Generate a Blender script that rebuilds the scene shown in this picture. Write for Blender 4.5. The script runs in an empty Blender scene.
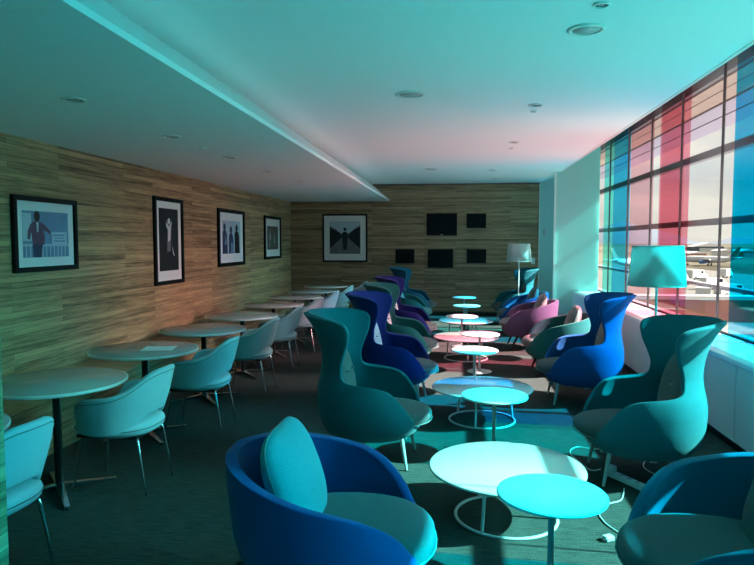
import bpy, bmesh, math, random
import numpy as np
from mathutils import Vector, Matrix
random.seed(7)
PI = math.pi
S = bpy.context.scene
COL = S.collection
S.view_settings.view_transform = 'Standard'
S.view_settings.look = 'None'
S.view_settings.gamma = 1
S.view_settings.exposure = 0.0

# ------------------------------------------------------------------ materials
def new_mat(name):
    m = bpy.data.materials.new(name); m.use_nodes = True
    nt = m.node_tree
    for n in list(nt.nodes): nt.nodes.remove(n)
    out = nt.nodes.new('ShaderNodeOutputMaterial')
    return m, nt, out
def N(nt, typ, **kw):
    n = nt.nodes.new(typ)
    for k, v in kw.items():
        if k.startswith('i_'):
            n.inputs[k[2:].replace('_', ' ')].default_value = v
        else: setattr(n, k, v)
    return n
def rgba(c): return (c[0], c[1], c[2], 1)
def plain(name, col, rough=.5, metal=0, var=.06, vscale=8., bump=0, bscale=200, coat=0, spec=.5, sheen=0):
    m, nt, out = new_mat(name)
    b = N(nt, 'ShaderNodeBsdfPrincipled')
    b.inputs['Roughness'].default_value = rough; b.inputs['Metallic'].default_value = metal
    b.inputs['Coat Weight'].default_value = coat
    b.inputs['Specular IOR Level'].default_value = spec
    b.inputs['Sheen Weight'].default_value = sheen
    tc = N(nt, 'ShaderNodeTexCoord')
    no = N(nt, 'ShaderNodeTexNoise'); no.inputs['Scale'].default_value = vscale; no.inputs['Detail'].default_value = 4
    nt.links.new(tc.outputs['Object'], no.inputs['Vector'])
    mx = N(nt, 'ShaderNodeMixRGB')
    mx.inputs[1].default_value = rgba([c*(1-var) for c in col]); mx.inputs[2].default_value = rgba([min(1, c*(1+var)) for c in col])
    nt.links.new(no.outputs['Fac'], mx.inputs[0]); nt.links.new(mx.outputs[0], b.inputs['Base Color'])
    if bump:
        n2 = N(nt, 'ShaderNodeTexNoise'); n2.inputs['Scale'].default_value = bscale; n2.inputs['Detail'].default_value = 2
        nt.links.new(tc.outputs['Object'], n2.inputs['Vector'])
        bp = N(nt, 'ShaderNodeBump'); bp.inputs['Strength'].default_value = bump; bp.inputs['Distance'].default_value = .003
        nt.links.new(n2.outputs['Fac'], bp.inputs['Height']); nt.links.new(bp.outputs[0], b.inputs['Normal'])
    if coat: b.inputs['Coat Roughness'].default_value = .13; b.inputs['Coat IOR'].default_value = 2.2
    nt.links.new(b.outputs[0], out.inputs[0])
    return m
def fabric(name, col): return plain(name, col, rough=.95, var=.22, vscale=140, bump=.5, bscale=260, spec=.15, sheen=.12)

def wood(name, axis, dark, light, plank=.052):
    """horizontal wooden strips with grain; axis = world axis running along the wall"""
    m, nt, out = new_mat(name)
    tc = N(nt, 'ShaderNodeTexCoord'); sp = N(nt, 'ShaderNodeSeparateXYZ'); nt.links.new(tc.outputs['Object'], sp.inputs[0])
    cb = N(nt, 'ShaderNodeCombineXYZ'); nt.links.new(sp.outputs[axis], cb.inputs[0]); nt.links.new(sp.outputs['Z'], cb.inputs[1])
    br = N(nt, 'ShaderNodeTexBrick'); br.offset = .37; br.offset_frequency = 2; br.squash = 1
    br.inputs['Scale'].default_value = 1; br.inputs['Brick Width'].default_value = 1.9; br.inputs['Row Height'].default_value = plank
    br.inputs['Mortar Size'].default_value = .0014; br.inputs['Mortar Smooth'].default_value = .1; br.inputs['Bias'].default_value = 0
    br.inputs['Color1'].default_value = (0, 0, 0, 1); br.inputs['Color2'].default_value = (1, 1, 1, 1); br.inputs['Mortar'].default_value = (0, 0, 0, 1)
    nt.links.new(cb.outputs[0], br.inputs['Vector'])
    mp = N(nt, 'ShaderNodeMapping'); mp.inputs['Scale'].default_value = (1.1, 26, 1); nt.links.new(cb.outputs[0], mp.inputs[0])
    no = N(nt, 'ShaderNodeTexNoise'); no.inputs['Scale'].default_value = 1.3; no.inputs['Detail'].default_value = 6; no.inputs['Roughness'].default_value = .65
    nt.links.new(mp.outputs[0], no.inputs['Vector'])
    mp2 = N(nt, 'ShaderNodeMapping'); mp2.inputs['Scale'].default_value = (5, 90, 1); nt.links.new(cb.outputs[0], mp2.inputs[0])
    n2 = N(nt, 'ShaderNodeTexNoise'); n2.inputs['Scale'].default_value = 1.; n2.inputs['Detail'].default_value = 3
    nt.links.new(mp2.outputs[0], n2.inputs['Vector'])
    a = N(nt, 'ShaderNodeMath', operation='MULTIPLY'); a.inputs[1].default_value = .30; nt.links.new(br.outputs['Color'], a.inputs[0])
    b_ = N(nt, 'ShaderNodeMath', operation='MULTIPLY_ADD'); b_.inputs[1].default_value = 1.1; nt.links.new(no.outputs['Fac'], b_.inputs[0]); nt.links.new(a.outputs[0], b_.inputs[2])
    c = N(nt, 'ShaderNodeMath', operation='MULTIPLY_ADD'); c.inputs[1].default_value = .45; nt.links.new(n2.outputs['Fac'], c.inputs[0]); nt.links.new(b_.outputs[0], c.inputs[2])
    rp = N(nt, 'ShaderNodeValToRGB'); rp.color_ramp.elements[0].position = .5; rp.color_ramp.elements[0].color = rgba(dark)
    rp.color_ramp.elements[1].position = 1.35 if False else 1.0; rp.color_ramp.elements[1].color = rgba(light)
    s = N(nt, 'ShaderNodeMath', operation='MULTIPLY'); s.inputs[1].default_value = .86; nt.links.new(c.outputs[0], s.inputs[0])
    nt.links.new(s.outputs[0], rp.inputs[0])
    mm = N(nt, 'ShaderNodeMixRGB', blend_type='MULTIPLY'); mm.inputs[0].default_value = .45
    iv = N(nt, 'ShaderNodeMath', operation='SUBTRACT'); iv.inputs[0].default_value = 1; nt.links.new(br.outputs['Fac'], iv.inputs[1])
    nt.links.new(rp.outputs[0], mm.inputs[1]); nt.links.new(iv.outputs[0], mm.inputs[2])
    b = N(nt, 'ShaderNodeBsdfPrincipled'); b.inputs['Roughness'].default_value = .55; b.inputs['Specular IOR Level'].default_value = .3
    nt.links.new(mm.outputs[0], b.inputs['Base Color'])
    bp = N(nt, 'ShaderNodeBump'); bp.inputs['Strength'].default_value = .3; bp.inputs['Distance'].default_value = .004
    nt.links.new(c.outputs[0], bp.inputs['Height']); nt.links.new(bp.outputs[0], b.inputs['Normal'])
    nt.links.new(b.outputs[0], out.inputs[0])
    return m

def pane_mat(name, col, refl=.05):
    m, nt, out = new_mat(name)
    t = N(nt, 'ShaderNodeBsdfTransparent'); t.inputs[0].default_value = rgba([math.sqrt(max(c, 0)) for c in col])
    g = N(nt, 'ShaderNodeBsdfGlossy'); g.inputs['Roughness'].default_value = .02; g.inputs[0].default_value = (1, 1, 1, 1)
    mx = N(nt, 'ShaderNodeMixShader'); mx.inputs[0].default_value = refl
    nt.links.new(t.outputs[0], mx.inputs[1]); nt.links.new(g.outputs[0], mx.inputs[2]); nt.links.new(mx.outputs[0], out.inputs[0])
    return m

def aniso(m, r, a):
    nt = m.node_tree; b = [n for n in nt.nodes if n.type == 'BSDF_PRINCIPLED'][0]
    b.inputs['Roughness'].default_value = r; b.inputs['Anisotropic'].default_value = a
    t = N(nt, 'ShaderNodeCombineXYZ'); t.inputs[0].default_value = 1; nt.links.new(t.outputs[0], b.inputs['Tangent'])
def carpet_mat():
    m, nt, out = new_mat('ribbed_carpet')
    tc = N(nt, 'ShaderNodeTexCoord')
    mp = N(nt, 'ShaderNodeMapping'); mp.inputs['Scale'].default_value = (9, 75, 1); nt.links.new(tc.outputs['Object'], mp.inputs[0])
    n1 = N(nt, 'ShaderNodeTexNoise'); n1.inputs['Scale'].default_value = 1; n1.inputs['Detail'].default_value = 3; nt.links.new(mp.outputs[0], n1.inputs['Vector'])
    mp2 = N(nt, 'ShaderNodeMapping'); mp2.inputs['Scale'].default_value = (110, 110, 1); nt.links.new(tc.outputs['Object'], mp2.inputs[0])
    n2 = N(nt, 'ShaderNodeTexNoise'); n2.inputs['Scale'].default_value = 1; nt.links.new(mp2.outputs[0], n2.inputs['Vector'])
    ad = N(nt, 'ShaderNodeMath', operation='ADD'); nt.links.new(n1.outputs['Fac'], ad.inputs[0]); nt.links.new(n2.outputs['Fac'], ad.inputs[1])
    rp = N(nt, 'ShaderNodeValToRGB'); rp.color_ramp.elements[0].position = .35; rp.color_ramp.elements[0].color = (.032, .035, .034, 1)
    rp.color_ramp.elements[1].position = .7; rp.color_ramp.elements[1].color = (.100, .102, .094, 1)
    h = N(nt, 'ShaderNodeMath', operation='MULTIPLY'); h.inputs[1].default_value = .5; nt.links.new(ad.outputs[0], h.inputs[0]); nt.links.new(h.outputs[0], rp.inputs[0])
    b = N(nt, 'ShaderNodeBsdfPrincipled'); b.inputs['Roughness'].default_value = 1; b.inputs['Specular IOR Level'].default_value = .05
    nt.links.new(rp.outputs[0], b.inputs['Base Color'])
    bp = N(nt, 'ShaderNodeBump'); bp.inputs['Strength'].default_value = .5; bp.inputs['Distance'].default_value = .004
    nt.links.new(h.outputs[0], bp.inputs['Height']); nt.links.new(bp.outputs[0], b.inputs['Normal'])
    nt.links.new(b.outputs[0], out.inputs[0]); return m

def shade_mat():
    m, nt, out = new_mat('lamp_shade_linen')
    d = N(nt, 'ShaderNodeBsdfDiffuse'); d.inputs[0].default_value = (.62, .64, .62, 1)
    t = N(nt, 'ShaderNodeBsdfTranslucent'); t.inputs[0].default_value = (.6, .62, .6, 1)
    mx = N(nt, 'ShaderNodeMixShader'); mx.inputs[0].default_value = .35
    nt.links.new(d.outputs[0], mx.inputs[1]); nt.links.new(t.outputs[0], mx.inputs[2]); nt.links.new(mx.outputs[0], out.inputs[0]); return m

def frosted_mat():
    m, nt, out = new_mat('frosted_glass_panel')
    d = N(nt, 'ShaderNodeBsdfDiffuse'); d.inputs[0].default_value = (.55, .80, .76, 1)
    t = N(nt, 'ShaderNodeBsdfTranslucent'); t.inputs[0].default_value = (.60, .86, .82, 1)
    g = N(nt, 'ShaderNodeBsdfGlossy'); g.inputs['Roughness'].default_value = .25
    mx = N(nt, 'ShaderNodeMixShader'); mx.inputs[0].default_value = .6
    m2 = N(nt, 'ShaderNodeMixShader'); m2.inputs[0].default_value = .12
    nt.links.new(d.outputs[0], mx.inputs[1]); nt.links.new(t.outputs[0], mx.inputs[2]); nt.links.new(mx.outputs[0], m2.inputs[1]); nt.links.new(g.outputs[0], m2.inputs[2])
    nt.links.new(m2.outputs[0], out.inputs[0]); return m

def ground_mat():
    m, nt, out = new_mat('airfield_ground')
    tc = N(nt, 'ShaderNodeTexCoord')
    mp = N(nt, 'ShaderNodeMapping'); mp.inputs['Scale'].default_value = (.006, .0022, 1); nt.links.new(tc.outputs['Object'], mp.inputs[0])
    n1 = N(nt, 'ShaderNodeTexNoise'); n1.inputs['Scale'].default_value = 1; n1.inputs['Detail'].default_value = 6; nt.links.new(mp.outputs[0], n1.inputs['Vector'])
    rp = N(nt, 'ShaderNodeValToRGB'); e = rp.color_ramp.elements
    e[0].position = .38; e[0].color = (.05, .045, .034, 1); e[1].position = .56; e[1].color = (.14, .12, .088, 1)
    x = e.new(.48); x.color = (.085, .075, .054, 1)
    nt.links.new(n1.outputs['Fac'], rp.inputs[0])
    b = N(nt, 'ShaderNodeBsdfDiffuse'); nt.links.new(rp.outputs[0], b.inputs[0]); nt.links.new(b.outputs[0], out.inputs[0]); return m

M = {}
M['ceiling'] = plain('white_ceiling_paint', (.86, .86, .85), .9, var=.01)
M['white_wall'] = plain('white_wall_paint', (.78, .79, .77), .6, var=.02)
M['dim_wall'] = plain('grey_wall_paint', (.4, .41, .41), .8, var=.02)
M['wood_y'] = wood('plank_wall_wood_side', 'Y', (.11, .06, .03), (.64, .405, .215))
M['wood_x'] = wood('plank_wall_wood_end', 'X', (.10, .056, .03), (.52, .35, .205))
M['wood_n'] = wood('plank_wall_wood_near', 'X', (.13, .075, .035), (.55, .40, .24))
M['carpet'] = carpet_mat()
M['laminate'] = plain('white_cabinet_laminate', (.74, .74, .72), .35, var=.02)
M['sill'] = plain('white_sill_laminate', (.85, .85, .83), .3, var=.02)
M['frame'] = plain('grey_window_metal', (.34, .29, .31), .4, metal=.2)
M['joint'] = plain('brown_glazing_joint', (.10, .07, .075), .5)
M['trimw'] = plain('white_metal_trim', (.8, .78, .74), .4)
M['black'] = plain('black_frame_lacquer', (.008, .008, .009), .5, spec=.2)
M['screen'] = plain('black_screen', (.004, .005, .006), .35, var=0, spec=.15)
M['pier'] = plain('white_glossy_pier_panel', (.60, .84, .79), .28, var=.01, coat=1, spec=1)
M['mat'] = plain('white_mount_board', (.86, .86, .86), .8, var=.01)
M['chrome'] = plain('polished_chrome', (.62, .64, .66), .12, metal=1)
M['darkmetal'] = plain('dark_grey_metal', (.03, .032, .035), .35, metal=.6)
M['tabletop_grey'] = plain('pale_grey_laminate_top', (.42, .42, .40), .22, var=.03, coat=.3)
M['edge_white'] = plain('white_table_edge', (.7, .7, .68), .35)
M['marble'] = plain('white_stone_top', (.80, .79, .76), .24, var=.07, vscale=6, coat=1)
M['white_top'] = plain('white_lacquer_top', (.85, .85, .84), .3, var=.01)
M['white_metal'] = plain('white_powder_coated_metal', (.72, .73, .72), .4)
M['leg_paint'] = plain('pale_grey_painted_leg', (.42, .44, .44), .35)
M['teal'] = fabric('teal_wool', (.008, .130, .165))
M['teal_pad'] = fabric('grey_teal_wool', (.10, .115, .12))
M['blue'] = fabric('royal_blue_wool', (.008, .072, .25))
M['navy'] = fabric('deep_blue_wool', (.006, .02, .15))
M['green'] = fabric('green_teal_wool', (.013, .125, .125))
M['indigo'] = fabric('indigo_wool', (.010, .013, .12))
M['plum'] = fabric('mauve_wool', (.13, .075, .16))
M['petrol'] = fabric('petrol_blue_wool', (.012, .12, .2))
M['aqua'] = fabric('light_teal_wool', (.09, .36, .40))
M['grey_pad'] = fabric('warm_grey_wool', (.22, .20, .195))
M['pale_pad'] = fabric('pale_grey_wool', (.48, .48, .52))
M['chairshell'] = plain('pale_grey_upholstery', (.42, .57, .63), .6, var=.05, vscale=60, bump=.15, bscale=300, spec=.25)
M['seam'] = plain('seam_piping', (.16, .2, .2), .8)
M['darkwood'] = plain('dark_stained_wood', (.02, .013, .01), .4)
M['shade'] = shade_mat(); M['frosted'] = frosted_mat()
M['plastic'] = plain('white_plastic', (.75, .76, .75), .35)
M['ground'] = ground_mat(); ROOF_R = .33
M['roof_reflector'] = plain('reflector_roof_metal', (.29, .30, .30), ROOF_R, metal=1, var=.04, vscale=.6)
aniso(M['roof_reflector'], .24, .95)  # finish stretched so the reflected sun makes narrow bands on the ceiling
M['apron'] = plain('concrete_apron', (.095, .085, .068), .9, var=.15, vscale=.05)
M['canopy_in'] = plain('salmon_canopy_soffit', (.52, .37, .30), .6, var=.02)
M['canopy_out'] = plain('pale_lilac_canopy_edge', (.46, .40, .50), .6, var=.02)
M['hill'] = plain('hazy_hill', (.060, .075, .092), 1, var=.2, vscale=.002)
M['veh_white'] = plain('white_vehicle_paint', (.5, .5, .48), .4)
M['veh_brown'] = plain('brown_clay_paint', (.35, .16, .10), .5)
M['veh_blue'] = plain('blue_vehicle_paint', (.06, .16, .4), .4)
M['tyre'] = plain('black_tyre', (.02, .02, .02), .8)
M['p_blue'] = plain('print_steel_blue', (.16, .28, .46), .5, var=.35, vscale=5)
M['p_dark'] = plain('print_black', (.012, .014, .02), .5)
M['p_navy'] = plain('print_dark_blue', (.03, .05, .13), .5, var=.4, vscale=9)
M['p_red'] = plain('print_maroon', (.13, .06, .12), .5)
M['p_light'] = plain('print_pale_blue', (.48, .58, .68), .5, var=.1)
M['p_grey'] = plain('print_mid_grey', (.16, .18, .19), .5, var=.3, vscale=12)
M['p_white'] = plain('print_white', (.7, .72, .74), .5)
M['p_brown'] = plain('print_sepia', (.10, .085, .075), .5, var=.6, vscale=22)
# glass colours (transmission)
GC = dict(clear=(.95, .95, .93), mint=(.18, .90, .84), cyan=(.0, .80, 1.), teal=(.0, .72, .80), azure=(.0, .50, .84),
          sky=(.03, .50, .80), pink=(.93, .36, .46), rose=(.92, .55, .62), deep=(.30, .60, .95))
GC['side'] = (.55, .90, .88)
for k, v in GC.items(): M['g_'+k] = pane_mat(k+'_glass', v, .035)

# ------------------------------------------------------------------ object helpers
def tag(o, label=None, cat=None, group=None, kind=None):
    if label: o['label'] = label
    if cat: o['category'] = cat
    if group: o['group'] = group
    if kind: o['kind'] = kind
    return o
def empty(name, loc=(0, 0, 0), rz=0):
    o = bpy.data.objects.new(name, None); COL.objects.link(o); o.location = loc; o.rotation_euler = (0, 0, rz); o.empty_display_size = .1
    return o
class MB:
    def __init__(s): s.v = []; s.f = []; s.sm = []
    def add(s, vs, fs, smooth=False):
        b = len(s.v); s.v += [tuple(p) for p in vs]; s.f += [[b+i for i in f] for f in fs]; s.sm += [smooth]*len(fs); return s
    def box(s, x0, x1, y0, y1, z0, z1):
        vs = [(x, y, z) for x in (x0, x1) for y in (y0, y1) for z in (z0, z1)]
        return s.add(vs, [(0, 1, 3, 2), (4, 6, 7, 5), (0, 4, 5, 1), (2, 3, 7, 6), (0, 2, 6, 4), (1, 5, 7, 3)])
    def lathe(s, prof, n=40, c=(0, 0, 0), smooth=True, closed=False):
        """profile [(r,z)] about z; caps end with r=0 points"""
        vs = []; fs = []
        for r, z in prof:
            for k in range(n):
                a = 2*PI*k/n; vs.append((c[0]+r*math.cos(a), c[1]+r*math.sin(a), c[2]+z))
        m = len(prof); R = m if closed else m-1
        for i in range(R):
            j = (i+1) % m
            for k in range(n):
                l = (k+1) % n; fs.append((i*n+k, i*n+l, j*n+l, j*n+k))
        return s.add(vs, fs, smooth)
    def tube(s, pts, rad, n=10, caps=True):
        pts = [Vector(p) for p in pts]; m = len(pts)
        rads = rad if isinstance(rad, (list, tuple)) else [rad]*m
        vs = []; prev = None
        for i, p in enumerate(pts):
            t = (pts[min(i+1, m-1)]-pts[max(i-1, 0)]).normalized()
            if prev is None:
                a = Vector((0, 0, 1)) if abs(t.z) < .9 else Vector((1, 0, 0)); u = t.cross(a).normalized()
            else: u = (prev - t*prev.dot(t)).normalized()
            prev = u; w = t.cross(u)
            for k in range(n):
                a = 2*PI*k/n; vs.append(p+(u*math.cos(a)+w*math.sin(a))*rads[i])
        fs = []
        for i in range(m-1):
            for k in range(n):
                l = (k+1) % n; fs.append((i*n+k, i*n+l, (i+1)*n+l, (i+1)*n+k))
        s.add(vs, fs, True)
        if caps: s.add(vs[:n], [tuple(range(n))[::-1]]); s.add(vs[-n:], [tuple(range(n))])
        return s
    def poly(s, pts, d):
        """extrude polygon (list of 3D points) by vector d"""
        n = len(pts); d = Vector(d); vs = [Vector(p) for p in pts]+[Vector(p)+d for p in pts]
        fs = [tuple(range(n))[::-1], tuple(range(n, 2*n))]+[(i, (i+1) % n, n+(i+1) % n, n+i) for i in range(n)]
        return s.add(vs, fs)
    def build(s, name, mat, parent=None, loc=None, doubles=False):
        me = bpy.data.meshes.new(name); me.from_pydata(s.v, [], s.f); me.update()
        for p, f in zip(me.polygons, s.sm): p.use_smooth = f
        bm = bmesh.new(); bm.from_mesh(me)
        if doubles: bmesh.ops.remove_doubles(bm, verts=bm.verts, dist=1e-4)
        bmesh.ops.recalc_face_normals(bm, faces=bm.faces); bm.to_mesh(me); bm.free()
        return link(name, me, mat, parent, loc)
def link(name, me, mat, parent=None, loc=None):
    o = bpy.data.objects.new(name, me); COL.objects.link(o)
    me.materials.clear(); me.materials.append(mat)
    if parent: o.parent = parent
    if loc: o.location = loc
    return o
def modify(o, mods):
    """apply modifiers into the mesh"""
    for typ, kw in mods:
        md = o.modifiers.new(typ, typ)
        for k, v in kw.items(): setattr(md, k, v)
    dg = bpy.context.evaluated_depsgraph_get(); dg.update()
    me = bpy.data.meshes.new_from_object(o.evaluated_get(dg)); o.modifiers.clear(); o.data = me
    for p in me.polygons: p.use_smooth = True
    return o
def bevel(o, w=.004, seg=2):
    bm = bmesh.new(); bm.from_mesh(o.data)
    es = [e for e in bm.edges if len(e.link_faces) == 2 and e.calc_face_angle(0) > .7]
    bmesh.ops.bevel(bm, geom=es, offset=w, segments=seg, affect='EDGES', clamp_overlap=True)
    bm.to_mesh(o.data); bm.free(); return o
def kids(o): return [c for c in bpy.data.objects if c.parent == o]
def copy_tree(o, parent=None, mats=None):
    c = o.copy(); COL.objects.link(c)
    if parent: c.parent = parent
    if mats and o.type == 'MESH':
        nm = o.name.split('.')[0]
        if nm in mats:
            c.material_slots[0].link = 'OBJECT'; c.material_slots[0].material = mats[nm]
    for ch in kids(o): copy_tree(ch, c, mats)
    return c
def put(o, loc, rz, label, group=None):
    o.location = loc; o.rotation_euler = (0, 0, rz); o['label'] = label
    if group: o['group'] = group
    return o
def cr(xs, ys, x):
    """smooth monotone interpolation"""
    xs = np.array(xs, float); ys = np.array(ys, float)
    h = np.diff(xs); d = np.diff(ys)/h; m = np.zeros_like(ys); m[0] = d[0]; m[-1] = d[-1]
    for i in range(1, len(xs)-1):
        m[i] = 0 if d[i-1]*d[i] <= 0 else 2*d[i-1]*d[i]/(d[i-1]+d[i])
    x = np.clip(x, xs[0], xs[-1]); i = np.clip(np.searchsorted(xs, x)-1, 0, len(h)-1)
    t = (x-xs[i])/h[i]
    return (2*t**3-3*t**2+1)*ys[i]+(t**3-2*t**2+t)*h[i]*m[i]+(-2*t**3+3*t**2)*ys[i+1]+(t**3-t**2)*h[i]*m[i+1]

def shell(name, prof, edge, mat, parent, thick=.036, ns=40, nt_=46):
    """upholstered tub: prof rows (z, half width, back, front); edge rows (z, opening angle); faces +x"""
    P = np.array(prof, float); E = np.array(edge, float)
    seg = np.r_[0, np.cumsum(np.hypot(np.diff(E[:, 0])*4, np.diff(E[:, 1])/90.))]
    seg /= seg[-1]
    vs = []; fs = []
    for i in range(nt_+1):
        t = i/nt_; z = float(cr(seg, E[:, 0], t)); th = math.radians(float(cr(seg, E[:, 1], t)))
        W, B, F_ = [float(cr(P[:, 0], P[:, k], z)) for k in (1, 2, 3)]
        for j in range(ns+1):
            s = -1+2*j/ns; a = s*th
            x = -B*math.cos(a) if abs(a) < PI/2 else F_*abs(math.cos(a))**.78
            q = 1-.22*min(1, max(0, abs(a)-PI/2)/.5)
            vs.append((x, W*math.copysign(abs(math.sin(a))**q, a), z))
    n = ns+1
    for i in range(nt_):
        for j in range(ns): fs.append((i*n+j, i*n+j+1, (i+1)*n+j+1, (i+1)*n+j))
    fs.append(tuple(range(n)))
    mb = MB(); mb.add(vs, fs, True); o = mb.build(name, mat, parent, doubles=True)
    return modify(o, [('SOLIDIFY', dict(thickness=thick, offset=0, use_even_offset=False)), ('SUBSURF', dict(levels=1))])

def pad(name, c, rx, ry, h, mat, parent, n=2.6, e=.55, tilt=0, pinch=0, seg=36, rings=14, yaw=0, roll=0):
    """soft cushion: superellipse outline, rounded rim; lies in xy with thickness 2h, tilted about y"""
    vs = []; fs = []
    for i in range(rings+1):
        ph = -PI/2+PI*i/rings
        rr = abs(math.cos(ph))**e; zz = math.copysign(abs(math.sin(ph))**(.8), ph)*h
        for k in range(seg):
            a = 2*PI*k/seg; ca, sa = math.cos(a), math.sin(a)
            x = math.copysign(abs(ca)**(2/n), ca)*rx*rr; y = math.copysign(abs(sa)**(2/n), sa)*ry*rr
            z = zz*(1-.25*min(1, (abs(x/rx)**2+abs(y/ry)**2)/2)) if pinch == 0 else zz*(1-pinch*min(1, (x/rx)**2*.6+(y/ry)**2*.6))
            vs.append((x, y, z))
    for i in range(rings):
        for k in range(seg):
            l = (k+1) % seg; fs.append((i*seg+k, i*seg+l, (i+1)*seg+l, (i+1)*seg+k))
    R = Matrix.Translation(c) @ Matrix.Rotation(yaw, 4, 'Z') @ Matrix.Rotation(tilt, 4, 'Y') @ Matrix.Rotation(roll, 4, 'Z')
    vs = [R @ Vector(v) for v in vs]
    o = MB().add(vs, fs, True).build(name, mat, parent, doubles=True)
    ring = [R @ Vector((math.copysign(abs(math.cos(a))**(2/n), math.cos(a))*rx*1.004, math.copysign(abs(math.sin(a))**(2/n), math.sin(a))*ry*1.004, 0)) for a in [2*PI*k/seg for k in range(seg+1)]]
    return o, ring

# ------------------------------------------------------------------ setting
YB = 14.3; XL = -3.8; XG = 2.62; YF = -6.2
def struct(name, mb, mat): return tag(mb.build(name, mat), kind='structure')
struct('floor', MB().box(XL-.1, XG+.12, YF-.1, YB+.1, -.25, 0), M['carpet'])
struct('wall_left', MB().box(XL-.15, XL, YF-.1, YB+.1, 0, 3.7), M['wood_y'])
struct('wall_back', MB().box(XL, 1.86, YB, YB+.15, 0, 3.7), M['wood_x'])
struct('wall_front', MB().box(XL, XG+.12, YF-.15, YF, 0, 3.7), M['dim_wall'])
struct('wall_entry', MB().box(XL, -1.335, 1.62, 1.70, 0, 2.57), M['wood_n'])
struct('wall_right', MB().box(XG, XG+.12, YF, YB, -.25, .735), M['white_wall'])
struct('wall_vestibule', MB().box(1.82, XG-.005, 12.1, 12.13, 0, 3.5), M['frosted'])
struct('wall_vestibule_side', MB().box(1.82, 1.832, 12.135, YB-.05, 0, 2.95), M['g_side'])
struct('wall_vestibule_end', MB().box(1.862, XG+.12, YB, YB+.15, 0, 3.7), M['white_wall'])
struct('trim_5', MB().box(1.80, 1.84, 12.07, 12.1, 0, 2.95), M['trimw'])
struct('ceiling', MB().box(-2.2, 1.9, YF, YB, 2.95, 3.1), M['ceiling'])
# lower ceiling along the left wall with its slanted cove edge
cv = [(XL, YF, 2.57), (-1.5, YF, 2.57), (-1.5, YF, 2.605), (-1.9, YF, 2.952), (XL, YF, 2.952)]
struct('ceiling_soffit', MB().poly(cv, (0, YB-YF, 0)), M['ceiling'])
struct('trim_1', MB().box(1.9, 1.93, YF, YB, 2.945, 3.5), M['trimw'])
struct('ceiling_pocket', MB().box(1.9, XG+.1, YF, YB, 3.5, 3.7), M['dim_wall'])
struct('trim_2', MB().box(1.805, 1.86, 14.26, 14.3, 0, 2.95), M['trimw'])
struct('trim_3', MB().box(XL, 1.82, YB-.03, YB, 2.925, 2.95), M['joint'])
struct('baseboard_back', MB().box(-3.1, 1.8, YB-.015, YB, 0, .08), M['darkwood'])
# plank covered bench base along the left wall
b = bevel(MB().box(XL+.002, -3.1, 1.705, YB-.02, 0, .43).build('bench', M['wood_y']), .008)
tag(b, 'long low wooden plank bench running along the left wall behind the round tables', 'bench')

# window bays: frame (joints + transoms), clear pane, coloured sheets
BAY = 1.18; Y0 = 11.56
ZT = [(1.15, 1.19), (1.835, 1.905), (2.58, 2.66)]
def bay(i, y0, y1, sheets, thick=False):
    w = empty('window_%d' % i, (XG+.05, (y0+y1)/2, .735)); w['kind'] = 'structure'
    L = lambda mb: mb
    h = (y1-y0)/2; T = 3.5-.735
    f = MB(); f.box(-.012, .012, -h, -h+.007, 0, T).box(-.012, .012, h-.007, h, 0, T)
    f.build('glazing_joint', M['joint'], w)
    f = MB()
    for a, b_ in ZT: f.box(.09, .17, -h, h, a-.735, b_-.735)
    f.box(.09, .17, -h, h, T-.1, T); f.box(-.03, .17, -h, h, -.03, .0)
    f.build('window_frame', M['frame'], w)
    MB().box(-.006, .006, -h+.012, h-.012, 0, T).build('glass_pane', M['g_clear'], w)
    for a, b_, c, dx in sheets:
        q = MB().box(dx, dx+.006, a-(y0+y1)/2, b_-(y0+y1)/2, 0, T); q.build('coloured_pane', M['g_'+c], w)
    return w
def bb(k): return Y0-BAY*k-BAY, Y0-BAY*k
plan = [
 [(10.40, 11.42, 'sky', .03), (11.42, 11.56, 'mint', .03)],
 [(9.22, 10.36, 'rose', .03)],
 [(8.02, 8.93, 'pink', .03), (8.12, 8.93, 'rose', .05)],
 [(7.85, 8.02, 'pink', .03)],
 [(5.66, 6.64, 'azure', .03), (5.66, 6.06, 'deep', .05)],
 [(4.48, 5.66, 'teal', .03)],
 [(3.30, 4.48, 'mint', .03)],
]
while Y0-BAY*(len(plan)) > YF+.1:
    y1 = Y0-BAY*len(plan); y0 = max(YF, y1-BAY)
    plan.append([(y0, y1, 'cyan', .03)] if len(plan) != 7 else [(3.14, y1, 'mint', .03), (y0, 3.14, 'cyan', .03)])
for k, sh in enumerate(plan):
    y0, y1 = bb(k); y0 = max(y0, YF)
    bay(k+1, y0, y1, sh)
bay(len(plan)+1, 11.56, 12.74, [(11.56, 12.12, 'mint', .03)])
bay(len(plan)+2, 12.74, 13.92, [(12.98, 13.92, 'sky', .03)])
struct('window_sun_block', MB().box(XG, XG+.16, 13.92, YB, .7, 3.6), M['white_wall'])  # opaque strip added to keep a sun patch off the end wall
struct('window_mullion', MB().box(XG+.14, XG+.24, 6.04, 6.11, .7, 3.6), M['joint'])
# outside canopy above the glass
cp = empty('canopy', (0, 0, 3.38)); tag(cp, 'flat projecting canopy outside above the tall coloured windows', 'canopy')
mb = MB()
for y in np.arange(-6, 18, 2.4): mb.box(2.82, 3.28, y, y+2.385, 0, .08)
mb.build('soffit_panel', M['canopy_in'], cp)
MB().box(2.87, 3.28, -6, 18, .08, .14).box(2.87, 2.93, -6, 18, .08, .9).build('sun_blocker', M['frame'], cp)  # unseen upstand added to stop sun slipping in over the canopy
MB().box(3.28, 4.0, -6, 18, -.01, .1).build('edge_panel', M['canopy_out'], cp)
MB().box(3.0, 3.012, -6, 18, -.004, .01).box(3.262, 3.29, -6, 18, -.014, .01).box(3.6, 3.612, -6, 18, -.02, -.005).build('panel_joint', M['joint'], cp)

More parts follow.
